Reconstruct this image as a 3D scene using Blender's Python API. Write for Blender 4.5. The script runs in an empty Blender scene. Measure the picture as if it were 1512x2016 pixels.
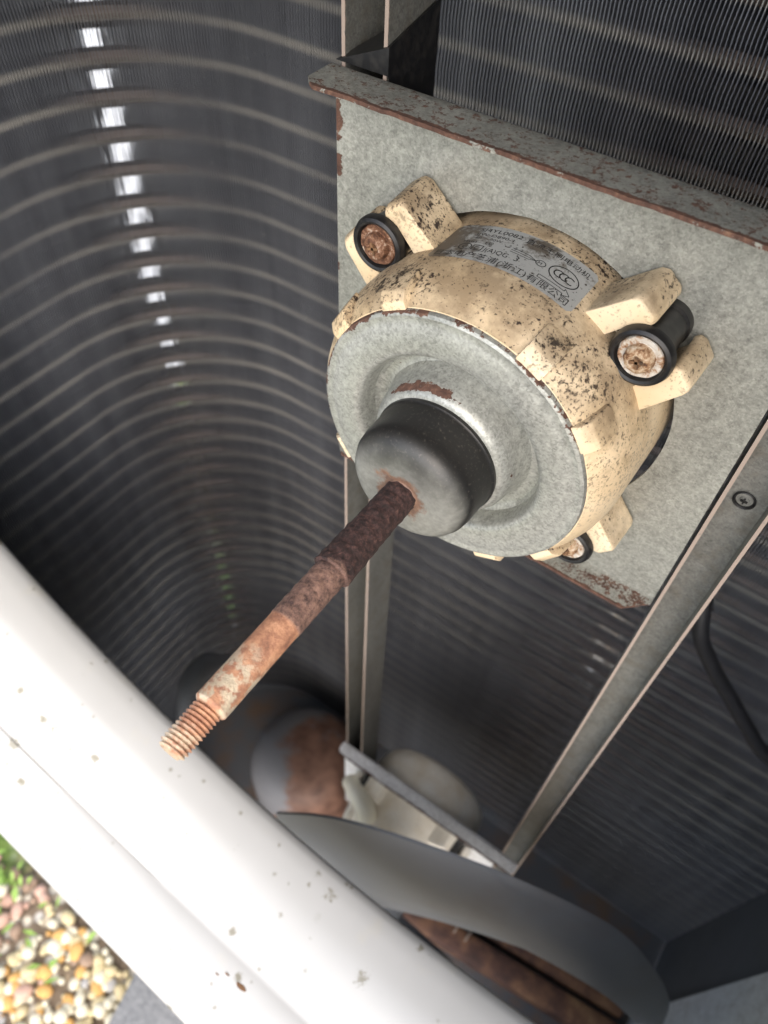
import bpy, bmesh, math, random
from mathutils import Vector, Matrix, noise
PI = math.pi
random.seed(7)
SC = bpy.context.scene
COL = SC.collection
ZG = 0.97            # height of the upper motor axis above the ground; geometry below is in motor coordinates

# ------------------------------------------------------------------ camera
R = ((0.82124323, 0.46683751, -0.32805836), (0.56943302, -0.63416849, 0.52304527), (0.03613288, -0.61635465, -0.78663928))
CAM = Vector((0.07688702, -0.205, 0.18515142))
cd = bpy.data.cameras.new('camera')
cam = bpy.data.objects.new('camera', cd); COL.objects.link(cam)
m = Matrix([[R[i][0], -R[i][1], -R[i][2]] for i in range(3)]).to_4x4()
m.translation = CAM + Vector((0, 0, ZG))
cam.matrix_world = m
cd.sensor_fit = 'HORIZONTAL'; cd.sensor_width = 36.0
cd.lens = 36.0 * 1482.53 / 1512.0
cd.clip_start = 0.005; cd.clip_end = 400
cd.dof.use_dof = True
cd.dof.focus_distance = 0.235
cd.dof.aperture_fstop = cd.lens / 2.1
SC.camera = cam

# ------------------------------------------------------------------ light
SUN_EL, SUN_AZ = math.radians(44), math.atan2(0.52, -0.85)
w = bpy.data.worlds.new('World'); SC.world = w; w.use_nodes = True
nt = w.node_tree; nt.nodes.clear()
sky = nt.nodes.new('ShaderNodeTexSky'); sky.sky_type = 'NISHITA'; sky.sun_disc = False
sky.sun_elevation = SUN_EL; sky.sun_rotation = SUN_AZ
sky.air_density = 1.0; sky.dust_density = 3.0; sky.ozone_density = 1.0
bg = nt.nodes.new('ShaderNodeBackground'); bg.inputs[1].default_value = 0.11
wo = nt.nodes.new('ShaderNodeOutputWorld')
nt.links.new(sky.outputs[0], bg.inputs[0]); nt.links.new(bg.outputs[0], wo.inputs[0])
sl = bpy.data.lights.new('sun', 'SUN'); sl.energy = 1.5; sl.angle = math.radians(100); sl.color = (1, .975, .94)
sun = bpy.data.objects.new('sun', sl); COL.objects.link(sun)
sd = Vector((math.sin(SUN_AZ) * math.cos(SUN_EL), math.cos(SUN_AZ) * math.cos(SUN_EL), math.sin(SUN_EL)))
sun.rotation_euler = sd.to_track_quat('Z', 'Y').to_euler(); sun.location = (0, -3, 4)
SC.view_settings.view_transform = 'Standard'; SC.view_settings.look = 'None'
SC.view_settings.exposure = 1.45; SC.view_settings.gamma = 1.0; SC.view_settings.use_curve_mapping = False
SC.cycles.max_bounces = 8; SC.cycles.diffuse_bounces = 5; SC.cycles.glossy_bounces = 4

# ------------------------------------------------------------------ material helpers
class NT:
    def __init__(s, name):
        s.m = bpy.data.materials.new(name); s.m.use_nodes = True
        s.t = s.m.node_tree; s.t.nodes.clear()
        s.o = s.t.nodes.new('ShaderNodeOutputMaterial'); s.b = s.t.nodes.new('ShaderNodeBsdfPrincipled')
        s.t.links.new(s.b.outputs[0], s.o.inputs[0])
        s.tc = s.t.nodes.new('ShaderNodeTexCoord').outputs['Object']
        s._sep = None; s._nsep = None
    def n(s, k): return s.t.nodes.new(k)
    def put(s, sock, v):
        if hasattr(v, 'is_output'): s.t.links.new(v, sock)
        elif isinstance(v, (tuple, list)) and len(v) == 3 and sock.type == 'RGBA': sock.default_value = (*v, 1)
        else: sock.default_value = v
    def xyz(s):
        if not s._sep:
            q = s.n('ShaderNodeSeparateXYZ'); s.put(q.inputs[0], s.tc); s._sep = q.outputs
        return s._sep
    def nrm(s):
        if not s._nsep:
            g = s.n('ShaderNodeNewGeometry'); q = s.n('ShaderNodeSeparateXYZ'); s.put(q.inputs[0], g.outputs['Normal']); s._nsep = q.outputs
        return s._nsep
    def noise(s, sc, det=4, rough=.55, dist=0., co=None, col=False):
        q = s.n('ShaderNodeTexNoise'); s.put(q.inputs['Vector'], co or s.tc)
        q.inputs['Scale'].default_value = sc; q.inputs['Detail'].default_value = det
        q.inputs['Roughness'].default_value = rough; q.inputs['Distortion'].default_value = dist
        return q.outputs[1 if col else 0]
    def vor(s, sc, out='Distance', co=None, rnd=1.):
        q = s.n('ShaderNodeTexVoronoi'); s.put(q.inputs['Vector'], co or s.tc); q.inputs['Scale'].default_value = sc
        q.inputs['Randomness'].default_value = rnd
        return q.outputs[out]
    def scale(s, v):
        q = s.n('ShaderNodeMapping'); s.put(q.inputs[0], s.tc); q.inputs['Scale'].default_value = v
        return q.outputs[0]
    def mr(s, v, a, b, c=0., d=1., smooth=False):
        q = s.n('ShaderNodeMapRange'); q.clamp = True
        if smooth: q.interpolation_type = 'SMOOTHSTEP'
        s.put(q.inputs[0], v)
        for i, x in enumerate((a, b, c, d)): q.inputs[i + 1].default_value = x
        return q.outputs[0]
    def ma(s, op, a, b=0., c=0.):
        q = s.n('ShaderNodeMath'); q.operation = op; s.put(q.inputs[0], a); s.put(q.inputs[1], b); s.put(q.inputs[2], c)
        return q.outputs[0]
    def mul(s, *a):
        r = a[0]
        for b in a[1:]: r = s.ma('MULTIPLY', r, b)
        return r
    def mx(s, *a):
        r = a[0]
        for b in a[1:]: r = s.ma('MAXIMUM', r, b)
        return r
    def mix(s, f, a, b):
        q = s.n('ShaderNodeMix'); q.data_type = 'RGBA'; s.put(q.inputs[0], f); s.put(q.inputs[6], a); s.put(q.inputs[7], b)
        return q.outputs[2]
    def fmix(s, f, a, b):
        q = s.n('ShaderNodeMix'); s.put(q.inputs[0], f); s.put(q.inputs[2], a); s.put(q.inputs[3], b)
        return q.outputs[0]
    def ramp(s, f, stops):
        q = s.n('ShaderNodeValToRGB'); e = q.color_ramp.elements
        while len(e) < len(stops): e.new(.5)
        for i, (p, c) in enumerate(stops): e[i].position = p; e[i].color = (*c, 1)
        s.put(q.inputs[0], f); return q.outputs[0]
    def bump(s, h, st, dist=.001):
        q = s.n('ShaderNodeBump'); q.inputs['Strength'].default_value = st; q.inputs['Distance'].default_value = dist
        s.put(q.inputs['Height'], h); s.put(s.b.inputs['Normal'], q.outputs[0])
    def set(s, **k):
        for a, v in k.items():
            s.put(s.b.inputs[{'col': 'Base Color', 'rough': 'Roughness', 'metal': 'Metallic', 'spec': 'Specular IOR Level', 'coat': 'Coat Weight', 'trans': 'Transmission Weight'}[a]], v)
        return s.m

RUST = [(0.0, (.018, .011, .009)), (.35, (.055, .028, .020)), (.55, (.11, .055, .038)), (.75, (.22, .125, .08)), (1.0, (.42, .29, .2))]
def rustcol(s, sc=420): return s.ramp(s.noise(sc, 6, .7, .3), RUST)

def m_galv(name, rustmask=None, base=(.50, .515, .50), metal=.45, dirty=.0, edge=None):
    s = NT(name)
    sp = s.vor(1500, 'Color'); spn = s.n('ShaderNodeSeparateColor'); s.put(spn.inputs[0], sp)
    fine = s.noise(900, 3, .6)
    k = s.ma('ADD', s.mr(spn.outputs[0], 0, 1, -.2, .2), s.mr(s.noise(480, 4, .65), .3, .7, -.26, .26))
    k = s.ma('ADD', k, s.mr(s.noise(60, 3), .3, .7, -.07, .07)); k = s.ma('ADD', k, s.mr(s.noise(1, 5, .6, co=s.scale((70, 70, 14))), .35, .65, -.10, .10))
    col = s.mix(s.ma('ADD', k, .5), tuple(c * .55 for c in base), tuple(min(1, c * 1.42) for c in base))
    if dirty:
        d = s.mul(s.mr(s.noise(120, 6, .7), .5, .62), dirty)
        col = s.mix(d, col, (.10, .075, .045))
    rough = s.mr(fine, .3, .7, .38, .55); mt = metal
    if rustmask:
        r = rustmask(s); r = s.mr(s.ma('ADD', r, s.mr(s.noise(900, 5, .75), .3, .7, -.42, .42)), .42, .72)
        col = s.mix(r, col, edge or rustcol(s)); rough = s.fmix(r, rough, .9); mt = s.fmix(r, metal, 0.)
    s.bump(fine, .12, .0003)
    return s.set(col=col, rough=rough, metal=mt)

def near(s, comp, v, wd):   # 1 at coordinate v, 0 beyond wd
    d = s.ma('ABSOLUTE', s.ma('SUBTRACT', s.xyz()[comp], v)); return s.mr(d, 0, wd, 1, 0)

# ------------------------------------------------------------------ mesh helpers
class B:
    def __init__(s): s.v = []; s.f = []; s.mi = []
    def add(s, vs, fs, mi=0):
        o = len(s.v); s.v += [tuple(v) for v in vs]; s.f += [tuple(i + o for i in f) for f in fs]; s.mi += [mi] * len(fs)
    def box(s, x0, x1, y0, y1, z0, z1, mi=0, tf=None):
        vs = [Vector((x, y, z)) for x in (x0, x1) for y in (y0, y1) for z in (z0, z1)]
        if tf: vs = [tf(v) for v in vs]
        s.add(vs, [(0, 1, 3, 2), (4, 6, 7, 5), (0, 4, 5, 1), (2, 3, 7, 6), (0, 2, 6, 4), (1, 5, 7, 3)], mi)
    def grid(s, rows, close_u=False, close_v=False, mi=0):
        nr, nc = len(rows), len(rows[0]); vs = [p for r in rows for p in r]; fs = []
        for i in range(nr if close_v else nr - 1):
            for j in range(nc if close_u else nc - 1):
                a, b = i * nc + j, i * nc + (j + 1) % nc; i2 = (i + 1) % nr
                fs.append((a, b, i2 * nc + (j + 1) % nc, i2 * nc + j))
        s.add(vs, fs, mi)
    def lathe(s, prof, n=64, c=(0, 0), cap0=False, cap1=False, fr=None, mi=0):   # prof [(y,r)], axis Y through x,z = c
        rows = []
        for y, r in prof:
            rows.append([(c[0] + (r + (fr(y, 2 * PI * j / n) if fr else 0)) * math.sin(2 * PI * j / n), y, c[1] + (r + (fr(y, 2 * PI * j / n) if fr else 0)) * math.cos(2 * PI * j / n)) for j in range(n)])
        s.grid(rows, close_u=True, mi=mi)
        for on, k in ((cap0, 0), (cap1, -1)):
            if on:
                s.add(rows[k], [tuple(range(n))], mi)
    def tube(s, pts, r, n=8, cap=True):
        rows = []; pts = [Vector(p) for p in pts]; up = None
        for i, p in enumerate(pts):
            t = (pts[min(i + 1, len(pts) - 1)] - pts[max(i - 1, 0)]).normalized()
            if up is None: up = t.orthogonal().normalized()
            up = (up - t * up.dot(t)).normalized(); sd_ = t.cross(up)
            rr = r[i] if isinstance(r, (list, tuple)) else r
            rows.append([p + (up * math.cos(2 * PI * j / n) + sd_ * math.sin(2 * PI * j / n)) * rr for j in range(n)])
        s.grid(rows, close_u=True)
        if cap:
            s.add(rows[0], [tuple(range(n))]); s.add(rows[-1], [tuple(range(n))])
    def obj(s, name, mats, parent=None, base=(0, 0, 0), smooth=35, bevel=0, bseg=2):
        me = bpy.data.meshes.new(name); me.from_pydata(s.v, [], s.f)
        if not isinstance(mats, (list, tuple)): mats = [mats]
        for mt in mats: me.materials.append(mt)
        me.polygons.foreach_set('material_index', s.mi)
        bm = bmesh.new(); bm.from_mesh(me)
        bmesh.ops.remove_doubles(bm, verts=bm.verts, dist=1e-6); bmesh.ops.recalc_face_normals(bm, faces=bm.faces)
        if bevel:
            es = [e for e in bm.edges if len(e.link_faces) == 2 and e.calc_face_angle(0) > .6]
            bmesh.ops.bevel(bm, geom=es, offset=bevel, segments=bseg, profile=.5, affect='EDGES', clamp_overlap=True)
        if smooth:
            for f in bm.faces: f.smooth = True
            for e in bm.edges:
                if len(e.link_faces) == 2 and e.calc_face_angle(0) > math.radians(smooth): e.smooth = False
        bm.to_mesh(me); bm.free()
        return place(bpy.data.objects.new(name, me), parent, base)

def place(o, parent=None, base=(0, 0, 0)):
    COL.objects.link(o)
    if parent is not None:
        o.parent = parent
        if parent.type == 'EMPTY': o.location = -Vector(parent['_b'])
    else: o.location = (0, 0, ZG)
    return o
def thing(name, label, cat, base, group=None):
    o = bpy.data.objects.new(name, None); COL.objects.link(o); o.empty_display_size = .02
    o['_b'] = tuple(base); o.location = Vector(base) + Vector((0, 0, ZG))
    return tag(o, label, cat, group)
def tag(o, label=None, cat=None, group=None, kind=None):
    for k, v in (('label', label), ('category', cat), ('group', group), ('kind', kind)):
        if v: o[k] = v
    return o

# ------------------------------------------------------------------ materials
def _rust_plate(s):
    nz = s.noise(160, 6, .7); n2 = s.noise(500, 4, .7)
    e = s.mx(near(s, 1, -.018, .0022), s.mul(near(s, 0, -.078, .005), s.mr(s.noise(45, 3), .5, .62)), s.mul(near(s, 1, -.0128, .0022), s.mr(s.xyz()[2], .0, -.02)))
    a = s.mr(s.ma('ADD', e, s.mr(nz, .3, .7, -.35, .35)), .45, .62)
    top = s.mul(s.mr(s.xyz()[2], .083, .085), s.mr(s.noise(90, 6, .75), .52, .62), .5)
    low = s.mul(s.mr(s.xyz()[2], -.0775, -.0785), s.mr(s.noise(110, 6, .75), .43, .56))
    spk = s.mx(s.mul(s.mr(s.xyz()[2], .0, .085, 0, 1), s.mr(n2, .68, .74), .35), s.mul(s.mr(s.xyz()[2], .0845, .0858), s.mr(s.noise(380, 5, .75), .47, .6), .75))
    return s.mx(a, top, low, spk)
M_PLATE = m_galv('galvanised_plate', _rust_plate, base=(.295, .297, .266), metal=.3)
M_RAIL = m_galv('galvanised_rail', lambda s: s.mr(s.ma('ADD', near(s, 1, 0, .0012), s.mr(s.noise(260, 5, .7), .3, .7, -.4, .4)), .5, .9), base=(.20, .20, .184), metal=.3, dirty=.35, edge=(.34, .27, .225))
def _rust_disc(s):
    x, y, z = s.xyz(); r = s.ma('SQRT', s.ma('ADD', s.mul(x, x), s.mul(z, z)))
    rim = s.mr(r, .0475, .0497)
    up = s.mr(z, -.045, .06, -.15, .25); lf = s.mr(x, .0, -.05, 0, .2)
    a = s.mr(s.ma('ADD', s.ma('ADD', s.mr(s.noise(170, 6, .7), .25, .75), s.ma('ADD', up, lf)), s.mr(rim, 0, 1, -.6, 0)), .66, .76)
    ring = s.mul(s.mr(s.ma('ABSOLUTE', s.ma('SUBTRACT', r, .0254)), 0, .0012, 1, 0), s.mx(s.mul(s.mr(z, .012, .018), s.mr(x, .008, .0)), s.mr(z, -.021, -.027)))
    b = s.mr(s.ma('ADD', ring, s.mr(s.noise(300, 5, .7), .25, .75, -.45, .45)), .42, .6)
    sp = s.mr(s.noise(130, 3, .6), .71, .75)
    return s.mx(a, b, sp)
M_DISC = m_galv('galvanised_cover', _rust_disc, base=(.37, .375, .345), metal=.5)
M_PLAIN = m_galv('galvanised_sheet', None, base=(.62, .66, .69), metal=.1, dirty=.25)

def m_cream(name, base, dirt):
    s = NT(name)
    base_v = s.mix(s.mr(s.noise(35, 4), .35, .7), base, tuple(c * k for c, k in zip(base, (.86, .78, .66))))
    up = s.mr(s.nrm()[2], -.15, .75, .0, 1)
    clus = s.noise(48, 4, .6)
    sp1 = s.mr(s.ma('ADD', s.noise(560, 2, .5), s.mr(clus, .3, .7, -.13, .09)), .585, .69)
    sp2 = s.mr(s.ma('ADD', s.noise(1150, 1, .5), s.mr(clus, .3, .7, -.10, .07)), .60, .70)
    blot = s.mr(s.ma('ADD', s.noise(190, 5, .7, .2), s.mr(up, 0, 1, -.2, .0)), .60, .68)
    stain = s.mr(s.ma('ADD', s.noise(75, 6, .7), s.mr(up, 0, 1, -.25, .15)), .40, .74)
    c = s.mix(s.mul(stain, .80 * dirt), base_v, (.21, .15, .09))
    c = s.mix(s.mul(s.mx(s.mul(blot, .85), sp1, s.mul(sp2, .85)), s.fmix(up, .3, 1.), dirt), c, (.035, .022, .016))
    for px, py, pz, rad in ((.0245, -.0375, .0500, .0055), (.0285, -.034, .0495, .0045), (-.0275, -.0345, .0480, .0075), (-.034, -.036, .0425, .006), (-.030, -.012, .0485, .006)):
        vs_ = s.n('ShaderNodeVectorMath'); vs_.operation = 'DISTANCE'; s.put(vs_.inputs[0], s.tc); vs_.inputs[1].default_value = (px, py, pz)
        k_ = s.mr(s.ma('ADD', s.mr(vs_.outputs[1], 0, rad, 1, 0), s.mr(s.noise(420, 5, .75), .3, .7, -.55, .55)), .55, .85)
        c = s.mix(s.mul(k_, .92 * min(1, dirt)), c, (.02, .015, .012))
    s.bump(s.noise(300, 4), .08, .0004)
    return s.set(col=c, rough=s.mr(stain, 0, 1, .42, .75), spec=.4)
M_CREAM = m_cream('cream_resin', (.80, .66, .465), 1.0)
M_WHITE_R = m_cream('white_resin', (.86, .83, .76), .15)

s = NT('black_rubber'); M_RUBBER = s.set(col=s.mix(s.mr(s.noise(300, 4), .45, .75), (.008, .008, .009), (.03, .028, .026)), rough=.42, spec=.45)
s = NT('black_cable'); M_CABLE = s.set(col=(.012, .012, .014), rough=.5)
s = NT('bolt_rust')
rc = s.ramp(s.noise(230, 6, .72, .6), [(.30, (.025, .010, .006)), (.43, (.09, .038, .018)), (.50, (.22, .11, .055)), (.56, (.44, .36, .28)), (.66, (.60, .57, .52))])
s.bump(s.noise(400, 5, .7), .5, .0008); M_BOLT = s.set(col=rc, rough=.8)
def m_bolt(nm, stops, sc):
    s = NT(nm); s.bump(s.noise(500, 5, .7), .5, .0006)
    return s.set(col=s.ramp(s.noise(sc, 6, .75, .4), stops), rough=.78)
M_WASH = m_bolt('washer_zinc', [(.34, (.10, .04, .018)), (.43, (.32, .19, .11)), (.5, (.5, .45, .38)), (.7, (.62, .60, .56))], 260)
M_SCREW = m_bolt('screw_rust', [(.36, (.05, .02, .010)), (.45, (.22, .11, .05)), (.54, (.42, .30, .19)), (.7, (.60, .53, .43))], 380)
M_BOLT = m_bolt('bolt_dark_rust', [(.34, (.02, .009, .006)), (.46, (.09, .036, .017)), (.56, (.20, .095, .05)), (.66, (.48, .38, .30))], 300)
s = NT('cap_shaded')
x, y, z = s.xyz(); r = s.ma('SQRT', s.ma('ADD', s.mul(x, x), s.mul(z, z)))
face_light = s.mr(s.ma('ADD', y, s.mr(s.noise(160, 4), .3, .7, -.0006, .0006)), -.0660, -.0724, 0, 1, True); face_light = s.mul(face_light, s.mr(s.ma('ADD', z, s.mr(s.noise(120, 4), .3, .7, -.003, .003)), .020, -.002, .12, 1, True))  # light on the lower face and dark reflecting sides put into the colour
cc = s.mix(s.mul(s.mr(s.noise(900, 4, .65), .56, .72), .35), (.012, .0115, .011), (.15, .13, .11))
cc = s.mix(face_light, cc, s.mix(s.mr(s.noise(500, 4, .6), .35, .7), (.17, .17, .152), (.235, .235, .212)))
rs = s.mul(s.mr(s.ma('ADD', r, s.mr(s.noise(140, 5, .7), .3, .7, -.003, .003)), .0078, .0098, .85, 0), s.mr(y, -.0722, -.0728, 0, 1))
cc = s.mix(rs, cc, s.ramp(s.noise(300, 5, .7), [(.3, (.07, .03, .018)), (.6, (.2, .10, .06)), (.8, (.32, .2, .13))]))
M_CUP = s.set(col=cc, rough=s.fmix(s.mx(rs, face_light), .38, .62), spec=.5)

s = NT('shaft_rust')
y = s.xyz()[1]
dark = s.ramp(s.noise(650, 7, .75, .4), [(.25, (.008, .006, .006)), (.44, (.022, .012, .011)), (.58, (.06, .029, .025)), (.7, (.13, .065, .05)), (.85, (.24, .13, .09))])
brown = s.ramp(s.noise(240, 6, .72, .15), [(.25, (.15, .072, .052)), (.45, (.33, .155, .092)), (.58, (.50, .255, .145)), (.75, (.60, .38, .24))])
wob = s.mr(s.noise(130, 5, .7), .25, .75, -.004, .004)
yy = s.ma('ADD', y, wob)
fb = s.mr(y, -.1305, -.1315)                      # heavy scale gives way to thin rust
midr = s.mix(s.mr(yy, -.1085, -.1115), dark, s.mix(s.mr(s.noise(500, 6, .8), .35, .65), (.05, .029, .026), (.27, .155, .115)))
col = s.mix(fb, midr, brown)
bare = s.mul(s.mr(yy, -.141, -.149), s.mr(y, -.1618, -.1612, 0, 1), s.mr(s.noise(210, 6, .72, .15), .46, .54))
tipb = s.mul(s.mr(yy, -.167, -.171), s.mr(s.noise(300, 4, .7), .40, .56), .8)
bare = s.mx(bare, tipb)
col = s.mix(bare, col, s.mix(s.noise(90, 4), (.62, .48, .32), (.76, .67, .52)))
s.bump(s.noise(700, 6, .75), .55, .0006)
M_SHAFT = s.set(col=col, rough=s.fmix(bare, s.mr(fb, 0, 1, .92, .62), .3), metal=s.mul(bare, .45))

# enamel of the front panel: off-white with a few mildew specks and chips
s = NT('white_enamel')
c0 = s.mix(s.mr(s.noise(9, 4), .3, .7), (.43, .427, .413), (.48, .477, .465))
def dots(sc, rad, keep):
    q = s.n('ShaderNodeSeparateColor'); s.put(q.inputs[0], s.vor(sc, 'Color'))
    return s.mul(s.mr(s.ma('ADD', s.vor(sc), s.mr(s.noise(420, 4, .7), .3, .7, -.10, .10)), rad * .45, rad, 1, 0), s.mr(q.outputs[1], keep, keep + .04))
spk = s.mx(dots(62, .19, .66), s.mul(dots(38, .17, .66), .85), s.mul(dots(150, .22, .84), .7))
yel = s.mul(s.mr(s.noise(40, 4, .65), .60, .78), .22)
c0 = s.mix(yel, c0, (.55, .50, .36)); c0 = s.mix(s.mul(spk, .8), c0, (.15, .13, .075))
s.bump(s.noise(700, 3), .03, .0004)
M_ENAMEL = s.set(col=c0, rough=.32, spec=.5)
s = NT('chip_rust'); M_CHIP = s.set(col=s.ramp(s.noise(500, 4), [(.3, (.06, .035, .02)), (.7, (.25, .13, .06))]), rough=.9)
s = NT('dark_sheet'); M_DARK = s.set(col=s.mix(s.noise(30, 4), (.07, .075, .085), (.11, .12, .13)), rough=.6)
s = NT('base_paint'); M_BASE = s.set(col=s.mix(s.mr(s.noise(22, 5, .65), .45, .65), (.075, .08, .09), (.11, .075, .055)), rough=.6)

# fins: dark coated aluminium, paler, rougher bands where the tubes run
PITCH, Z0 = .0235, -.0095
s = NT('coil_fin')
z = s.xyz()[2]
ph = s.ma('FRACT', s.ma('ADD', s.ma('DIVIDE', s.ma('SUBTRACT', z, Z0), PITCH), 100.5))
band = s.mr(s.ma('ABSOLUTE', s.ma('SUBTRACT', ph, .5)), .02, .17, 1, 0, True)
stv = s.noise(1, 5, .6, co=s.scale((55, 55, 4)))
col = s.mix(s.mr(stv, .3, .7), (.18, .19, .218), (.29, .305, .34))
bandm = s.mul(band, s.mr(s.noise(6, 4), .35, .62, .25, 1.))
col = s.mix(bandm, col, (.50, .485, .455))
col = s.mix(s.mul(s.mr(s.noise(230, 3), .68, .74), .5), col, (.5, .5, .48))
M_FIN = s.set(col=col, rough=s.fmix(bandm, .42, .7), metal=s.fmix(bandm, .35, .1))
s = NT('copper_tube'); M_TUBE = s.set(col=(.16, .12, .10), rough=.5, metal=.5)

# ------------------------------------------------------------------ ground
s = NT('soil')
vc = s.vor(55, 'Color'); q = s.n('ShaderNodeSeparateColor'); s.put(q.inputs[0], vc)
stone = s.ramp(q.outputs[0], [(0, (.5, .46, .38)), (.35, (.66, .6, .48)), (.6, (.4, .3, .17)), (.8, (.72, .7, .64)), (1, (.3, .24, .18))])
soil = s.mix(s.noise(30, 5), (.12, .085, .055), (.2, .15, .1))
col = s.mix(s.mr(s.vor(55), .25, .5), stone, soil)
grass = s.mul(s.mr(s.ma('ADD', s.xyz()[0], s.mr(s.noise(6, 3), .3, .7, -.08, .08)), -.42, -.46), s.mr(s.noise(5, 4), .35, .5))
col = s.mix(grass, col, s.mix(s.noise(60, 4), (.09, .16, .03), (.2, .28, .06)))
s.bump(s.vor(55), .6, .01)
M_SOIL = s.set(col=col, rough=.9)
b = B(); b.add([(-60, -60, -ZG), (60, -60, -ZG), (60, 60, -ZG), (-60, 60, -ZG)], [(0, 1, 2, 3)])
tag(b.obj('ground', M_SOIL), kind='structure')

s = NT('path_concrete'); M_PATH = s.set(col=s.mix(s.noise(18, 5), (.66, .65, .61), (.76, .75, .72)), rough=.85)
b = B(); b.box(-9, -.98, -9, 9, -ZG - .03, -ZG + .02); tag(b.obj('path', M_PATH), kind='structure')
def m_stone(n, c1, c2):
    s = NT(n); return s.set(col=s.mix(s.noise(60, 4), c1, c2), rough=.75)
STONES = [m_stone('pebble_white', (.62, .56, .40), (.74, .70, .56)), m_stone('pebble_cream', (.52, .42, .22), (.64, .54, .33)),
          m_stone('pebble_amber', (.5, .26, .07), (.66, .4, .14)), m_stone('pebble_brown', (.2, .13, .085), (.34, .24, .17)), m_stone('pebble_grey', (.3, .29, .28), (.5, .48, .45)), m_stone('pebble_rose', (.5, .28, .2), (.6, .42, .33))]
ico = bmesh.new(); bmesh.ops.create_icosphere(ico, subdivisions=2, radius=1)
IV = [v.co.copy() for v in ico.verts]; IF = [tuple(v.index for v in f.verts) for f in ico.faces]; ico.free()
def pebble(b, c, sx, sy, sz, mi, seed):
    rot = Matrix.Rotation(random.uniform(0, 6.28), 3, 'Z') @ Matrix.Rotation(random.uniform(-.4, .4), 3, 'X')
    off = Vector((seed * 3.7, seed * 1.3, seed * 7.1)); vs = []
    for v in IV:
        k = 1 + .22 * noise.noise(v * 1.1 + off) + .07 * noise.noise(v * 3 + off)
        vs.append(Vector(c) + rot @ Vector((v.x * sx * k, v.y * sy * k, v.z * sz * k)))
    b.add(vs, IF, mi)
b = B()
for i in range(5600):
    x = random.uniform(-.95, .25); y = random.uniform(-.75, -.262)
    r = .0034 + .0070 * random.random() ** 1.6
    green = x < -.40 + .05 * noise.noise(Vector((x * 9, y * 9, 0)))
    if green and random.random() < .6: continue
    mi = random.choices(range(6), (44, 36, 10, 4, 4, 3))[0]
    if green: mi = random.choice((3, 3, 0, 5))
    pebble(b, (x, y, -ZG + r * random.uniform(.15, 1.0)), r * random.uniform(.9, 1.35), r, r * random.uniform(.6, .9), mi, i)
tag(b.obj('gravel', STONES, smooth=60), 'cream, white and amber pebbles strewn over the ground below the panel', 'gravel', kind='stuff')
s = NT('leaf_green'); M_LEAF = s.set(col=s.mix(s.noise(40, 3), (.13, .26, .03), (.30, .42, .09)), rough=.6)
b = B()
for i in range(1500):
    x = random.uniform(-.95, -.30); y = random.uniform(-.75, -.262)
    lim = -.415 + .06 * noise.noise(Vector((x * 7, y * 7, 3)))
    if x > lim and random.random() > .16: continue
    a = random.uniform(0, 6.28); L = random.uniform(.012, .03); wd = L * random.uniform(.25, .5); up = random.uniform(.1, 1.1)
    d = Vector((math.cos(a), math.sin(a), 0)); sdv = Vector((-d.y, d.x, 0)); p = Vector((x, y, -ZG + random.uniform(.006, .02)))
    q = p + d * L * .5 + Vector((0, 0, L * .5 * up)); e = p + d * L + Vector((0, 0, L * .6 * up))
    b.add([p, q - sdv * wd * .5, q + Vector((0, 0, -.001)), q + sdv * wd * .5, e], [(0, 1, 2), (0, 2, 3), (1, 4, 2), (2, 4, 3)])
tag(b.obj('weeds', M_LEAF), 'low green weeds creeping into the gravel', 'weeds', kind='stuff')
s = NT('paver_grey'); s.bump(s.noise(260, 5), .5, .003)
M_PAVER = s.set(col=s.mix(s.mr(s.noise(180, 5, .7), .35, .65), (.14, .145, .15), (.27, .27, .27)), rough=.85)
b = B(); tf = lambda v: Matrix.Rotation(.22, 3, 'Z') @ v + Vector((-.155, -.285, -ZG + .012))
b.box(-.06, .14, -.10, .10, -.03, .022, tf=tf)
tag(b.obj('paver', M_PAVER, bevel=.004), 'grey concrete slab half sunk in the pebbles by the panel', 'paver')

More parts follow.
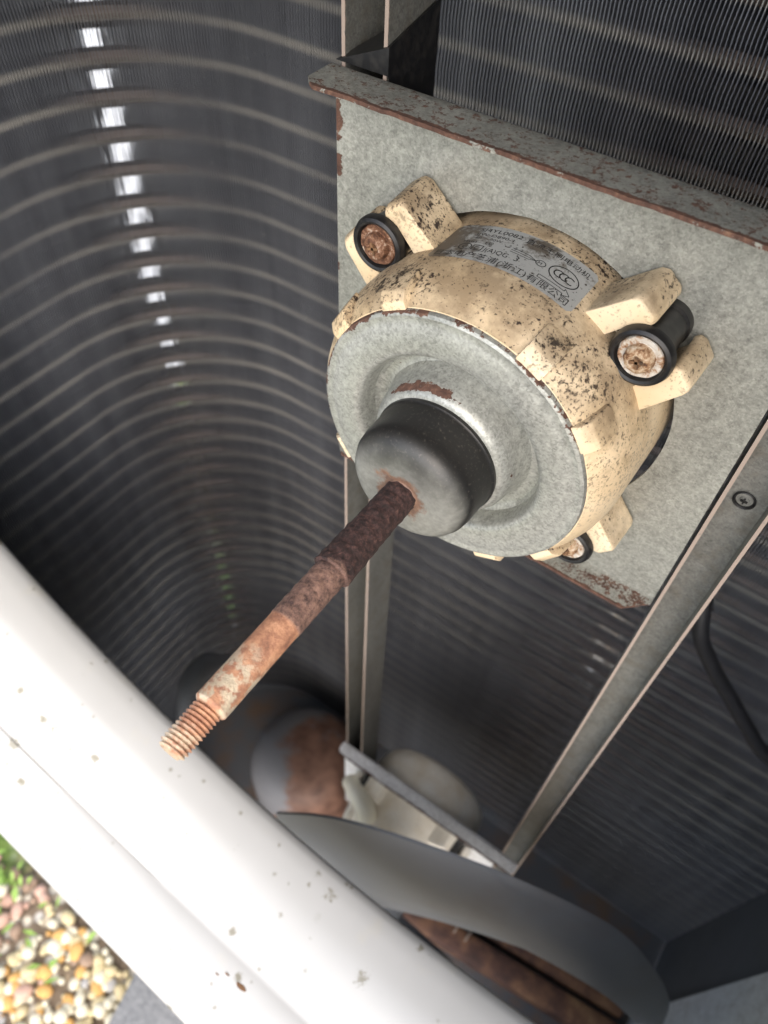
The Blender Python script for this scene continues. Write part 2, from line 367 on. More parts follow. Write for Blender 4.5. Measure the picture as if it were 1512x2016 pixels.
# ------------------------------------------------------------------ cabinet
cab = thing('condenser_cabinet', 'white enamelled cabinet with a rounded fan opening, open in front', 'cabinet', (0, -.04, -.93))
YAW = math.tan(math.radians(2.3))
def yaw(p): return (p[0], p[1] - p[0] * YAW, p[2])
def supr(th, a, n):    # superellipse radius in direction th (0 = up)
    c, s_ = abs(math.cos(th)), abs(math.sin(th)); return a / ((c ** n + s_ ** n) ** (1 / n))
def opening(b, zc, R0, outer, rect, NS=192):
    x0, x1, z0, z1 = rect
    prof = [(-.1235, 'c', R0 + .012), (-.1238, 'c', R0 + .006), (-.1255, 'c', R0 + .0030), (-.130, 'c', R0 + .0010), (-.138, 'c', R0), (-.150, 'c', R0 + .0002), (-.160, 'c', R0 + .0012), (-.166, 'm', .15), (-.1705, 'm', .3), (-.176, 'm', .5), (-.183, 'm', .75), (-.188, 'm', .95), (-.1895, 'm', 1.03), (-.191, 'm', 1.0), (-.205, 'o', .2), (-.222, 'o', .9), (-.226, 'o', 1.0), (-.2285, 'o', 1.06), (-.2295, 'o', 1.2)]
    rows = []
    for y, k, v in prof:
        row = []
        for j in range(NS):
            th = 2 * PI * j / NS; cr = supr(th, R0 + .0105, 2.6); ou = supr(th, outer, 9)
            if k == 'c': r = v + .014 * max(0, -math.sin(th)) ** 2
            elif k == 'm': r = (R0 + .0018 + .014 * max(0, -math.sin(th)) ** 2) * (1 - v) + cr * v
            else: r = cr * (1 - v) + ou * v if v <= 1 else ou + (v - 1) * .02
            row.append(yaw((r * math.sin(th), y, zc + r * math.cos(th))))
        rows.append(row)
    row = []
    for j in range(NS):
        th = 2 * PI * j / NS; sx, cz = math.sin(th), math.cos(th); t = 9
        if sx > 1e-9: t = min(t, x1 / sx)
        if sx < -1e-9: t = min(t, x0 / sx)
        if cz > 1e-9: t = min(t, (z1 - zc) / cz)
        if cz < -1e-9: t = min(t, (z0 - zc) / cz)
        row.append(yaw((t * sx, -.2295, zc + t * cz)))
    rows.append(row)
    b.grid(rows, close_u=True)
XL, XR, ZB, ZT = -.405, .345, -.93, .345
LZ = -.565
b = B(); opening(b, 0, .28, .303, (XL, XR, -.31, ZT))
b.grid([[yaw((XL, -.2295, -.31)), yaw((XL, -.2295, ZT))], [(XL, -.16, -.31), (XL, -.16, ZT)]])
up_panel = b.obj('front_panel', M_ENAMEL, cab, smooth=50)
b = B(); opening(b, LZ - .04, .262, .28, (XL, XR, ZB, -.3105))
b.grid([[yaw((XL, -.2295, ZB)), yaw((XL, -.2295, -.3105))], [(XL, -.16, ZB), (XL, -.16, -.3105)]])
b.obj('front_panel', M_ENAMEL, cab, smooth=50)
b = B(); b.box(XL - .002, XR + .002, -.249, .20, ZT + .001, ZT + .004); b.obj('top_cover', M_ENAMEL, cab)
b = B(); b.box(XL + .003, XR - .003, -.21, .195, -.90, -.892); b.obj('base_pan', M_BASE, cab)
b = B(); b.box(.312, .315, -.205, .19, -.89, ZT); b.obj('partition', M_DARK, cab)
b = B(); b.box(.3045, .3065, -.20, .053, -.885, .30); b.obj('partition_sheet', M_PLAIN, cab)
b = B(); b.box(XL + .002, XL + .03, -.1595, -.1575, -.89, ZT); b.obj('corner_post', M_DARK, cab)
for x in (-.30, .24):
    b = B(); b.box(x - .03, x + .03, -.2, .17, -ZG + .002, -.901); b.obj('foot', M_BASE, cab)
# paint chips along the crease of the panel: flakes with raised edges
for (x, y, z, L, a) in ((.0005, -.1990, -.2955, .0038, .5), (-.0095, -.1992, -.2955, .0015, .9), (-.014, -.2025, -.2962, .0012, .2)):
    b = B(); n = 9; ring = []
    for j in range(n):
        t = 2 * PI * j / n; rr = 1 + .35 * noise.noise(Vector((x * 400 + math.cos(t), math.sin(t), 0)))
        ring.append((x + L * rr * math.cos(t), y - x * YAW + L * .32 * rr * math.sin(t), z + .004))
    b.add(ring, [tuple(range(n))]); b.add([(p[0], p[1], p[2] - .004) for p in ring], [tuple(range(n))])
    b.grid([ring, [(p[0], p[1], p[2] - .004) for p in ring]], close_u=True)
    b.obj('paint_chip', M_CHIP, up_panel)

# ------------------------------------------------------------------ coil
coil = thing('condenser_coil', 'dark finned coil bending round the back corner of the cabinet', 'coil', (-.2, .15, -.892))
CX, CY, CR = -.36, .15, .115
def path(sv):      # arc length from the front of the left wall; returns point, inward normal
    L1 = (CY - CR) - (-.155)
    if sv < L1: return Vector((CX, -.155 + sv, 0)), Vector((1, 0, 0))
    sv -= L1; La = CR * PI / 2
    if sv < La:
        t = sv / CR; c = Vector((CX + CR, CY - CR, 0)); o = Vector((-math.cos(t), math.sin(t), 0)); return c + o * CR, -o
    sv -= La
    return Vector((CX + CR + sv, CY, 0)), Vector((0, -1, 0))
LT = (CY - CR + .155) + CR * PI / 2 + (.312 - CX - CR)
b = B(); FP = .0019; nf = int(LT / FP); DEP = .043
zs = []
zz = Z0 + 14 * PITCH
while zz > -.885: zs.append(zz); zz -= PITCH / 4
for i in range(nf):
    p, n_ = path((i + .5) * FP); t = Vector((-n_.y, n_.x, 0))
    sk = random.gauss(0, .00005) + .00025 * noise.noise(Vector((i * .03, 0, 1)))
    rows = []
    for q, z_ in enumerate(zs):
        wv = .00022 * math.cos(2 * PI * (z_ - Z0) / PITCH) + .00025 * noise.noise(Vector((i * .05, z_ * 9, 0))) + 0.0003 * max(0, noise.noise(Vector((i * .16, z_ * 38, 7))))
        a = p + t * (wv + sk) + n_ * (.0002 * noise.noise(Vector((i * .4, z_ * 14, 5)))); o = p - n_ * DEP
        o = o + t * (.0015 * noise.noise(Vector((i * .55, z_ * 70, 3)))); l = a + t * .00042; rows.append([(l.x, l.y, z_), (a.x, a.y, z_), (o.x, o.y, z_)])
    b.grid(rows)
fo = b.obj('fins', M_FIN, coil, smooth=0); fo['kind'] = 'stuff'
for dep_, off in ((.010, 0), (.0325, PITCH / 2)):        # two staggered rows of tubes
    pts = [path(LT * i / 60)[0] - path(LT * i / 60)[1] * dep_ for i in range(61)]
    b = B(); b.tube(pts, .0050, 8); t0 = b.obj('tube', M_TUBE, coil)
    for n_ in range(-13, 37):
        dz = Z0 - n_ * PITCH - off
        if n_ == -13: t0.location.z += dz; continue
        c = t0.copy(); COL.objects.link(c); c.parent = coil; c.location = -Vector(coil['_b']) + Vector((0, 0, dz))

# ------------------------------------------------------------------ motor brackets and rails
frame = thing('motor_stand', 'galvanised upright channel rails with rusty edges carrying the motor plates', 'stand', (0, .01, -.892))
for xa, xb in ((-.077, -.060), (.0845, .1015)):
    b = B(); t_ = .0013
    b.box(xa, xa + t_, 0, .026, -.885, .34); b.box(xb - t_, xb, 0, .026, -.885, .34); wy = .0135 if xa > 0 else .0215; b.box(xa + t_, xb - t_, wy, wy + t_, -.885, .34)
    rail = b.obj('rail', M_RAIL, frame)
    if xa > 0:
        SX, SZ = .0925, -.0206
        b = B(); b.lathe([(.0130, .0041), (.0126, .0041), (.0124, .0037), (.0130, .0031), (.0133, .0030)], 28, (SX, SZ)); b.obj('screw_shade_ring', M_RUBBER, rail)  # black ring put in for the shaded recess round the screw
        b = B(); b.lathe([(.0133, .0031), (.0132, .0018), (.0128, .0016), (.0128, .0)], 24, (SX, SZ)); b.obj('screw', M_RAIL, rail)
        b = B(); b.box(SX - .0013, SX + .0013, .0120, .0127, SZ - .0003, SZ + .0003); b.box(SX - .0003, SX + .0003, .0120, .0127, SZ - .0013, SZ + .0013); b.obj('screw_slot', M_RUBBER, rail)
def plate(z0, z1, hole, name_mat, zc):
    b = B(); T = .0012; xL, xR = -.0785, .083
    # sheet with a round cut-out
    N = 96
    for y in (-T, 0.):
        inner, outer = [], []
        for j in range(N):
            th = 2 * PI * j / N; sx, cz = math.sin(th), math.cos(th); t = 9
            if sx > 1e-9: t = min(t, xR / sx)
            if sx < -1e-9: t = min(t, xL / sx)
            if cz > 1e-9: t = min(t, (z1 - zc) / cz)
            if cz < -1e-9: t = min(t, (z0 - zc) / cz)
            rr = hole * (1 + .004 * noise.noise(Vector((sx * 9, cz * 9, 2))))
            inner.append((rr * sx, y, zc + rr * cz)); outer.append((t * sx, y, zc + t * cz))
        for cxx, czz in ((xL, z0), (xR, z0), (xL, z1), (xR, z1)):
            j = min(range(N), key=lambda k: (outer[k][0] - cxx) ** 2 + (outer[k][2] - czz) ** 2); outer[j] = (cxx, y, czz)
        b.grid([inner, outer], close_u=True)
        if y < 0: i0, o0 = inner, outer
    b.grid([i0, inner], close_u=True); b.grid([o0, outer], close_u=True)
    return b
def flange(b, z, sgn, d, xa, xb, ch=.004, nx=70):      # forward-bent flange with a slightly ragged rusty edge
    T = .0013; rows_t, rows_b = [], []
    for i in range(nx + 1):
        x = xa + (xb - xa) * i / nx
        e = min(x - xa, xb - x); dd = d - max(0, ch - e) + .0005 * noise.noise(Vector((x * 300, z * 50, 0))) + .0003 * noise.noise(Vector((x * 900, z * 50, 4)))
        dz = .0004 * noise.noise(Vector((x * 60, 0, 8)))
        prof = [(-.0002, -.002 * sgn), (-.0008, -.0006 * sgn), (-.0025, 0)]
        ys = [(-.0004, z - .0022 * sgn), (-.0010, z - .0007 * sgn), (-.0026, z)] + [(-.0026 - (dd - .0026) * t / 5, z + dz * t / 5) for t in range(1, 6)]
        rows_t.append([(x, yy_, zz_) for yy_, zz_ in ys]); rows_b.append([(x, yy_, zz_ - T * sgn) for yy_, zz_ in ys])
    b.grid(rows_t); b.grid(rows_b)
    b.grid([[r[-1] for r in rows_t], [r[-1] for r in rows_b]])
    for k in (0, -1): b.grid([rows_t[k], rows_b[k]])
b = plate(-.0775, .084, .0605, M_PLATE, 0); pl = b.obj('motor_plate', M_PLATE, frame, smooth=30)
b = B(); flange(b, .0862, 1, .0185, -.0790, .083); b.obj('top_flange', M_PLATE, pl, smooth=40)
b = B(); flange(b, -.0795, -1, .0128, -.0785, .083, ch=.009); b.obj('bottom_flange', M_PLATE, pl, smooth=40)
b = B(); b.box(-.0785, -.0773, .0004, .053, -.0775, .0842); b.obj('side_flange', M_RAIL, pl)
b = B()
b.add([(-.0787, -.0009, .0868), (-.0588, -.0009, .0868), (-.0588, -.0009, .0948), (-.0787, .0270, .0868), (-.0588, .0270, .030), (-.0588, .0270, .1010)],
      [(0, 1, 2), (1, 4, 5, 2), (0, 2, 5, 3)])
b.obj('gusset', M_RUBBER, pl)
def rp2(s): return s.mr(s.ma('ADD', near(s, 1, -.0125, .003), s.mr(s.noise(120, 5), .3, .7, -.3, .3)), .5, .75)
M_PLATE2 = m_galv('lower_plate_sheet', rp2, base=(.80, .76, .73), metal=.0)
b = plate(LZ - .0775, LZ + .084, .0605, M_PLATE2, LZ); pl2 = b.obj('motor_plate', M_PLATE2, frame, smooth=30)
b = B(); flange(b, LZ + .0862, 1, .0125, -.0790, .100); b.obj('top_flange', M_PLATE2, pl2, smooth=40)
b = B(); b.box(-.0785, -.0773, .0004, .053, LZ - .0775, LZ + .0842); b.obj('side_flange', M_PLATE2, pl2)

# ------------------------------------------------------------------ motors
def cylmap(ang0, r):      # label plane (u mm right, v mm up) onto the motor body
    def f(u, v, h=0):
        a = ang0 + u / r; return ((r + h) * math.sin(a), v, (r + h) * math.cos(a))
    return f
def motor(name, label, z, cream, detailed, dirty):
    root = thing(name, label, 'motor', (0, -.02, z - .06), 'fan motors')
    tr = lambda bb: [setattr(bb, 'v', [(p[0], p[1], p[2] + z) for p in bb.v])]
    def fin(bb, nm, mt, par=None, **k):
        o = bb.obj(nm, mt, root if par is None else par, **k)
        if par is None: o.location = Vector((0, 0, z)) - Vector(root['_b'])
        return o
    b = B()
    b.lathe([(-.0355, .0), (-.0355, .0440), (-.0430, .0470), (-.0452, .0492), (-.0450, .0506), (-.0425, .0526), (-.0385, .0545), (-.034, .0561), (-.029, .0570), (-.024, .0572), (-.0245 + .002, .0572), (.004, .0575), (.030, .0570), (.040, .0545), (.046, .048), (.049, .036), (.050, .0)], 128)
    body = fin(b, 'housing', cream)
    for k in range(8):
        a = math.radians((26, 56, 124, 154, -154, -124, -58, -28)[k]); b = B()
        def tf(v, a=a): return Vector((v.y * math.sin(a) + v.x * math.cos(a), v.z, v.y * math.cos(a) - v.x * math.sin(a)))
        # x tangential, y radial, z = axis
        b.add([tf(Vector(p)) for p in ((-.0048, .047, -.0462), (.0048, .047, -.0462), (.0048, .0525, -.0460), (-.0048, .0525, -.0460), (-.0048, .047, -.034), (.0048, .047, -.034), (.0048, .0572, -.034), (-.0048, .0572, -.034), (.0048, .0555, -.0435), (-.0048, .0555, -.0435))],
              [(0, 1, 2, 3), (3, 2, 8, 9), (9, 8, 6, 7), (0, 4, 5, 1), (1, 5, 6, 8, 2), (0, 3, 9, 7, 4), (4, 7, 6, 5)])
        fin(b, 'tab', cream, bevel=.0006)
    for k in range(4):
        a = math.radians(45 + 90 * k)
        er = Vector((math.sin(a), 0, math.cos(a))); et = Vector((-math.cos(a), 0, math.sin(a)))
        for sg in (1, -1):
            b = B()
            # prong outline in (radial, tangential), swept along the axis with draft
            pr = [(.050, .0090), (.0680, .0090), (.0700, .0068), (.0722, .0070), (.0734, .0090), (.0728, .0148), (.0708, .0164), (.050, .0182)]
            rows = []
            for y, kk, ro in ((-.0205, .0, -.0016), (-.0195, .0, -.0003), (-.0180, .0, 0), (-.0040, .0, .0010), (-.0025, .0, .0006)):
                rows.append([tuple(er * (r_ + (ro if r_ > .06 else 0)) + et * (sg * t_) + Vector((0, y, 0))) for r_, t_ in pr])
            b.grid(rows, close_u=True); b.add(rows[0], [tuple(range(8))]); b.add(rows[-1], [tuple(range(8))])
            pg = fin(b, 'prong', cream, bevel=.0007)
        # web joining the two prongs behind the grommet
        b = B(); rows = []
        for y in (-.0155, -.0140, -.002):
            rows.append([tuple(er * r_ + et * t_ + Vector((0, y, 0))) for r_, t_ in ((.050, -.0091), (.0575, -.0091), (.0580, 0), (.0575, (.0091)), (.050, (.0091)))])
        b.grid(rows, close_u=True); b.add(rows[0], [tuple(range(5))]); b.add(rows[-1], [tuple(range(5))]); fin(b, 'web', cream, bevel=.001)
        c = (er.x * .0648, er.z * .0648)
        b = B(); b.lathe([(-.0215, .0), (-.0215, .0068), (-.0238, .0075), (-.0242, .0083), (-.0236, .0092), (-.0222, .0097), (-.0208, .0097), (-.0204, .0086), (-.0142, .0074), (-.0052, .0070), (-.0044, .0076), (-.0014, .0076), (-.0014, .0)], 48, c)
        gr = fin(b, 'grommet', M_RUBBER)
        b = B()
        fr = lambda y, t_: .0003 * noise.noise(Vector((math.cos(t_) * 2.2, math.sin(t_) * 2.2, y * 800)))
        b.lathe([(-.0215, .0070), (-.0226, .0069), (-.0231, .0065), (-.0230, .0055), (-.0227, .0048), (-.0229, .0044)], 40, c, fr=fr)
        fin(b, 'washer', M_WASH if k != 3 else M_BOLT)
        b = B(); b.lathe([(-.0226, .0046), (-.0240, .0045), (-.0252, .0040), (-.0258, .0030), (-.0259, .0022), (-.0252, .0015), (-.0246, .0)], 36, c, fr=fr)
        sc_ = fin(b, 'screw', M_BOLT if k == 3 else M_SCREW)
        b = B()
        for q in (0, PI / 2):
            cq, sq = math.cos(q + .3), math.sin(q + .3)
            b.box(-.0022, .0022, -.02605, -.0250, -.00045, .00045, tf=lambda v: Vector((c[0] + v.x * cq - v.z * sq, v.y, c[1] + v.x * sq + v.z * cq)))
        fin(b, 'screw_slot', M_CHIP)
    # pressed metal cover
    b = B()
    fr = lambda y, t_: .00022 * noise.noise(Vector((math.cos(t_) * 6, math.sin(t_) * 6, y * 300)))
    b.lathe([(-.0432, .0492), (-.0438, .0501), (-.0455, .0503), (-.0466, .0499), (-.0471, .0489), (-.0468, .0472), (-.0472, .0458), (-.0478, .0440), (-.0478, .0372), (-.0474, .0357), (-.0462, .0346), (-.0430, .0339), (-.0398, .0333), (-.0386, .0320), (-.0383, .0298), (-.0388, .0284), (-.0402, .0275), (-.0440, .0268), (-.0490, .0258), (-.0512, .0247), (-.0522, .0233), (-.0524, .019)], 128, fr=fr)
    cov = fin(b, 'cover', M_DISC)
    b = B(); b.lathe([(-.0505, .0224), (-.0524, .0229), (-.0535, .0229), (-.0541, .0224), (-.0548, .0223), (-.0640, .0221), (-.0672, .0216), (-.0700, .0202), (-.0718, .0181), (-.0727, .0154), (-.0730, .0120), (-.0730, .0060), (-.0735, .0056), (-.0735, .0)], 128)
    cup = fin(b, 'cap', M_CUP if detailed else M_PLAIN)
    # shaft: scaled steel, shoulder and cut thread
    prof = []
    yy_ = -.0725
    while yy_ > -.1615:
        r_ = .00575 if yy_ > -.085 else .00575 + (-.085 - yy_) * .022
        if yy_ < -.1098: r_ = .0052
        if yy_ < -.1309: r_ = .0050
        if yy_ < -.1608: r_ = .0046
        prof.append((yy_, r_)); yy_ -= .00045
    P_ = .00125; y1 = -.1755
    n0 = len(prof)
    while yy_ > y1: prof.append((yy_, .0038)); yy_ -= P_ / 14
    def fr(y, t_):
        if y < -.1616:
            q = ((y / P_ - t_ / (2 * PI)) % 1.0); h = abs(q - .5) * 2
            v = .00042 - .00078 * (1 - h) if h < .92 else .00040
            if y < y1 + .0012: v -= (y1 + .0012 - y) * .6
            return v + .00005 * noise.noise(Vector((math.cos(t_) * 5, math.sin(t_) * 5, y * 1500)))
        p = Vector((math.cos(t_) * 2.2, math.sin(t_) * 2.2, y * 420)); am = .00042 if y > -.1098 else (.00026 if y > -.1309 else .00005)
        return am * (noise.noise(p) + .5 * noise.noise(p * 2.7))
    b = B(); b.lathe(prof, 56, fr=fr, cap1=True)
    if detailed: fin(b, 'shaft', M_SHAFT, smooth=50)
    return root, body, cup
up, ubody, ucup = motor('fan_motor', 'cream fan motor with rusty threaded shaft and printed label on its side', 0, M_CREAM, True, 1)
lo, lbody, lcup = motor('fan_motor', 'white fan motor low in the cabinet behind a grey fan blade', LZ, M_WHITE_R, False, 0)

# printed label on the upper motor
s = NT('label_foil')
dn = s.mr(s.noise(120, 6, .7, .5), .5, .66); side = s.mx(s.mr(s.xyz()[0], -.008, -.022), s.mul(near(s, 0, .004, .012), s.mr(s.xyz()[1], -.016, -.010)))
dn = s.mr(s.ma('ADD', s.noise(150, 6, .7, .4), s.mr(side, 0, 1, -.10, .16)), .48, .62)
c_ = s.mix(s.mul(dn, .9), (.36, .37, .365), (.075, .055, .036))
M_LABEL = s.set(col=s.mix(s.mr(s.noise(800, 3), .62, .7), c_, (.05, .035, .025)), rough=.45, metal=.15)
s = NT('label_ink'); M_INK = s.set(col=(.012, .011, .012), rough=.6)
A0 = math.radians(-26.5); RL = .0574; LW = .0505; LH = .0215; V0 = -.0262
f0 = cylmap(A0, RL)
b = B(); rows = []
for i in range(41):
    u = LW * i / 40; row = []
    for j in range(5):
        v = LH * j / 4; e = .0016
        cu = min(u, LW - u)
        ins = e - math.sqrt(max(0, e * e - (e - min(cu, e)) ** 2)); v = ins + v * (LH - 2 * ins) / LH
        row.append(f0(u, V0 + v, .00005))
    rows.append(row)
b.grid(rows); lab = b.obj('label', M_LABEL, ubody, smooth=60)
def text(t, u, v, size, stretch=1., nm='lettering', width=None):
    cu = bpy.data.curves.new('txt', 'FONT'); cu.body = t; cu.size = size; cu.resolution_u = 3
    o = bpy.data.objects.new('txt', cu); COL.objects.link(o)
    me = bpy.data.meshes.new_from_object(o.evaluated_get(bpy.context.evaluated_depsgraph_get()))
    bpy.data.objects.remove(o)
    xs = [q.co.x for q in me.vertices] or [0, 1]
    if width: stretch = width / (max(xs) - min(xs))
    for q in me.vertices:
        x_, y_, z_ = f0(u + (q.co.x - min(xs)) * stretch, V0 + v + q.co.y, .00013); q.co = (x_, y_, z_)
    me.materials.append(M_INK); ob = bpy.data.objects.new(nm, me); COL.objects.link(ob); ob.parent = lab
    return ob
def ring(u, v, a, bb, wd, n=40, nm='mark'):
    b = B(); rows = []
    for k in (0, 1):
        rows.append([f0(u + (a - wd * k) * math.cos(2 * PI * j / n), V0 + v + (bb - wd * k) * math.sin(2 * PI * j / n), .00013) for j in range(n)])
    b.grid(rows, close_u=True); return b.obj(nm, M_INK, lab)
def line(pts, wd, nm='mark'):
    b = B()
    for (u0, v0), (u1, v1) in zip(pts[:-1], pts[1:]):
        d = Vector((u1 - u0, v1 - v0)).normalized() * wd * .5; n_ = Vector((-d.y, d.x)); k = 6; rows = []
        for i in range(k + 1):
            uu, vv = u0 + (u1 - u0) * i / k, v0 + (v1 - v0) * i / k
            rows.append([f0(uu + n_.x, V0 + vv + n_.y, .00013), f0(uu - n_.x, V0 + vv - n_.y, .00013)])
        b.grid(rows)
    return b.obj(nm, M_INK, lab)
MM = .001
text('日本电产芝浦(浙江)有限公司', 2.2 * MM, 1.3 * MM, 3.6 * MM, width=45.8 * MM)
text('SJ4YL0082', 9.5 * MM, 17.4 * MM, 2.9 * MM, width=14.5 * MM)
text('JJW-D890-1', 9.5 * MM, 14.7 * MM, 2.2 * MM, width=13 * MM)
text('8P', 10.5 * MM, 12.4 * MM, 2.0 * MM); text('90W', 15.5 * MM, 12.4 * MM, 2.0 * MM, width=4.3 * MM)
text('min', 8 * MM, 9.9 * MM, 2.1 * MM, width=4.4 * MM); text('E级', 15.3 * MM, 10.0 * MM, 2.0 * MM)
text('直流无刷电动机', 25.5 * MM, 17.0 * MM, 3.0 * MM, width=22.5 * MM)
ring(10.2 * MM, 7.1 * MM, 2.2 * MM, 2.0 * MM, .32 * MM); text('G', 9.3 * MM, 6.2 * MM, 2.6 * MM)
line([(12.8 * MM, 5.8 * MM), (16 * MM, 5.8 * MM), (16 * MM, 8.6 * MM), (12.8 * MM, 8.6 * MM), (12.8 * MM, 5.8 * MM)], .3 * MM); text('C', 13.5 * MM, 6.3 * MM, 2.3 * MM)
text('J(A)QG', 16.6 * MM, 6.0 * MM, 3.2 * MM, width=8.2 * MM); text('3', 27.0 * MM, 6.2 * MM, 3.6 * MM)
ring(42.2 * MM, 11.0 * MM, 5.2 * MM, 4.0 * MM, .38 * MM, 56)
for k in range(3): text('C', (38.6 + 2.0 * k) * MM, 9.3 * MM, 4.8 * MM, width=2.9 * MM)
line([(36 * MM, 4.6 * MM), (45 * MM, 4.6 * MM), (45 * MM, 3.6 * MM), (47.2 * MM, 5.3 * MM), (45 * MM, 7.0 * MM), (45 * MM, 6.0 * MM), (36 * MM, 6.0 * MM), (36 * MM, 4.6 * MM)], .25 * MM)
ring(34.2 * MM, 10.6 * MM, 1.7 * MM, 1.5 * MM, .28 * MM); text('M', 33.3 * MM, 9.9 * MM, 1.9 * MM)
for vv in (9.6, 10.6, 11.6): line([(24 * MM, (vv + .4) * MM), (30 * MM, vv * MM), (32.6 * MM, 10.6 * MM)], .22 * MM)
for uu in (22.5, 24.5, 26.5): text('2', uu * MM, 11.6 * MM, 1.8 * MM)

# ------------------------------------------------------------------ lower fan
s = NT('fan_grey')
x, y, z = s.xyz()
dirt = s.mr(s.noise(9, 5, .6), .5, .66)
M_FAN = s.set(col=s.mix(s.mul(dirt, .5), s.mix(s.noise(20, 3), (.075, .083, .095), (.115, .125, .14)), (.08, .065, .055)), rough=.45)
fan = thing('propeller_fan', 'grey propeller fan in front of the lower motor, its blade edge on view', 'fan', (0, -.085, LZ - .26))
b = B(); b.lathe([(-.125, .0), (-.125, .030), (-.120, .036), (-.062, .038), (-.058, .034), (-.058, .0)], 40, (0, LZ)); b.obj('hub', M_FAN, fan, smooth=40)
E1 = [(-.0716, -.0966, -.4109), (-.036, -.092, -.3581), (-.0053, -.0865, -.3301), (.0451, -.0758, -.309), (.0923, -.0599, -.3197), (.1432, -.0427, -.3455), (.1748, -.0335, -.3698), (.2060, -.0290, -.4080), (.2330, -.0270, -.4550), (.2470, -.0280, -.5050)]
E2 = [(-.055, -.0975, -.450), (-.028, -.0975, -.4486), (.010, -.0985, -.430), (.0500, -.0920, -.402), (.0950, -.0775, -.391), (.1450, -.0660, -.401), (.1850, -.0565, -.424), (.2100, -.0500, -.4560), (.2280, -.0430, -.4880), (.2465, -.0300, -.5120)]
E3 = [(-.030, -.090, -.543), (-.020, -.091, -.538), (-.010, -.091, -.536), (.0, -.091, -.535), (.010, -.090, -.536), (.020, -.089, -.540), (.026, -.088, -.545), (.03, -.087, -.550), (.031, -.086, -.552), (.032, -.086, -.554)]
def spl(P, n):
    out = []
    for i in range(n):
        t = i / (n - 1) * (len(P) - 1); k = min(int(t), len(P) - 2); t -= k
        p0, p1, p2, p3 = [Vector(P[max(0, min(len(P) - 1, k + q))]) for q in (-1, 0, 1, 2)]
        out.append(.5 * ((2 * p1) + (p2 - p0) * t + (2 * p0 - 5 * p1 + 4 * p2 - p3) * t * t + (3 * p1 - p0 - 3 * p2 + p3) * t ** 3))
    return out
def blade(rot):
    n = 30; e1, e2, e3 = spl(E1, n), spl(E2, n), spl(E3, n); top, bot = [], []
    for i in range(15):
        q = i / 14; rt, rb = [], []
        for j in range(n):
            k = min(j / (n * .42), 1)       # root only under the inner part of the blade
            lo_ = e2[j].lerp(e3[j], 1) if j < n * .45 else e2[j]
            p = e1[j].lerp(e2[j], q * 2) if q <= .5 else e2[j].lerp(e3[j].lerp(e2[j], min(1, max(0, (j - n * .30) / (n * .2)))), (q - .5) * 2)
            p = p + Vector((0, -.004 * math.sin(PI * min(1, q * 2)), 0))
            th = .0011 + .0004 * math.sin(PI * q)
            p = p - Vector((0, 0, LZ)); c_, s_ = math.cos(rot), math.sin(rot)
            p = Vector((p.x * c_ + p.z * s_, p.y, -p.x * s_ + p.z * c_ + LZ))
            rt.append(p + Vector((0, -th, 0))); rb.append(p + Vector((0, th, 0)))
        top.append(rt); bot.append(rb)
    b = B(); b.grid(top); b.grid(bot)
    for k in (0, -1): b.grid([top[k], bot[k]]); b.grid([[r_[k] for r_ in top], [r_[k] for r_ in bot]])
    return b.obj('blade', M_FAN, fan, smooth=60)
for k in range(3): blade(2 * PI / 3 * k)

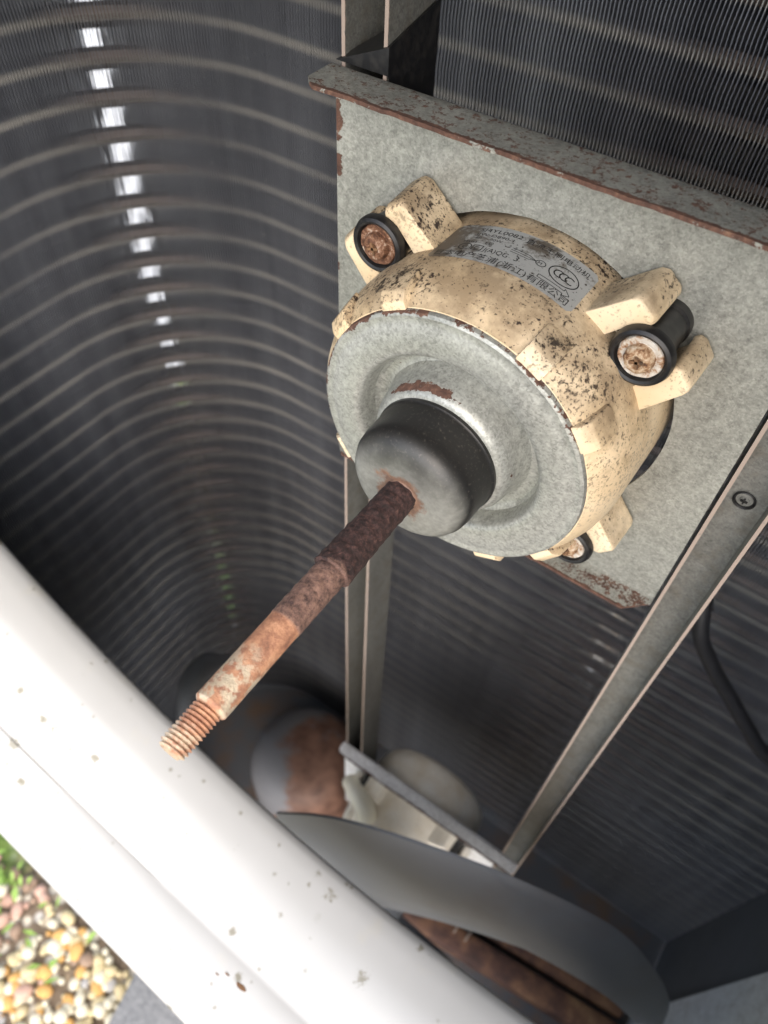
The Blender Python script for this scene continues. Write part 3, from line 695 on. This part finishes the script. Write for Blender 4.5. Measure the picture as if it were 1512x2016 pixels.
# ------------------------------------------------------------------ other things low in the cabinet
s = NT('rusty_can')
M_CAN = s.set(col=s.mix(s.mr(s.ma('ADD', s.noise(14, 4), s.mr(s.xyz()[0], -.22, -.14, -.2, .2)), .45, .56), (.17, .17, .18), s.ramp(s.noise(50, 5), [(.3, (.10, .05, .035)), (.7, (.24, .13, .09))])), rough=.6)
b = B(); rows = []
prof = [(-.892, .072), (-.80, .072), (-.785, .070), (-.770, .063), (-.760, .052), (-.754, .036), (-.751, .018), (-.750, .0)]
for z_, r_ in prof: rows.append([(-.178 + r_ * math.cos(2 * PI * j / 40), .045 + r_ * math.sin(2 * PI * j / 40), z_) for j in range(40)])
b.grid(rows, close_u=True)
tag(b.obj('canister', M_CAN, smooth=50), 'dome-topped canister streaked grey and rust brown beside the left rail', 'canister')
s = NT('base_rust')
M_BRUST = s.set(col=s.ramp(s.noise(28, 6, .65), [(.3, (.03, .018, .016)), (.45, (.08, .04, .03)), (.6, (.19, .10, .055)), (.75, (.30, .19, .10))]), rough=.85)
bar = thing('base_rail', 'rusty ribbed rail lying on the base below the fan blade', 'rail', (.18, .02, -.891))
for y0, y1, h in ((-.012, .018, .030), (.024, .050, .022)):
    b = B(); sl_ = .10
    b.box(.02, .295, y0, y1, -.891, -.891 + h, tf=lambda v: Vector((v.x, v.y + (v.x - .15) * sl_, v.z))); b.obj('rib', M_BRUST, bar, bevel=.006)
b = B(); b.box(.02, .295, .0185, .0235, -.891, -.880, tf=lambda v: Vector((v.x, v.y + (v.x - .15) * .10, v.z))); b.obj('web', M_DARK, bar)
s = NT('lead_sleeve'); M_LEAD = s.set(col=s.mix(s.noise(40, 4), (.72, .66, .50), (.80, .77, .68)), rough=.6)
b = B(); b.tube([(-.060, -.012, LZ + .040), (-.058, -.020, LZ + .058), (-.048, -.026, LZ + .066), (-.036, -.030, LZ + .062), (-.030, -.033, LZ + .050), (-.028, -.036, LZ + .035)], [.006, .0075, .008, .0085, .009, .009], 14)
tag(b.obj('lead_sleeve', M_LEAD, smooth=70), 'cream sleeve looping over the top of the white lower motor', 'sleeve')
cb = B(); cp = []
ctrl = [(.098, .128, -.15), (.116, .10, -.207), (.134, .098, -.236), (.1566, .10, -.262), (.178, .10, -.284), (.1987, .10, -.301), (.25, .11, -.325), (.31, .12, -.335)]
for i in range(len(ctrl) - 1):
    p0, p1, p2, p3 = [Vector(ctrl[max(0, min(len(ctrl) - 1, i + k))]) for k in (-1, 0, 1, 2)]
    for q in range(8):
        t = q / 8; cp.append(.5 * ((2 * p1) + (p2 - p0) * t + (2 * p0 - 5 * p1 + 4 * p2 - p3) * t * t + (3 * p1 - p0 - 3 * p2 + p3) * t ** 3))
cb.tube(cp, .0050, 12); tag(cb.obj('motor_cable', M_CABLE), 'black cable hanging in front of the back coil right of the rail', 'cable')

for o in bpy.data.objects:
    if '_b' in o: del o['_b']
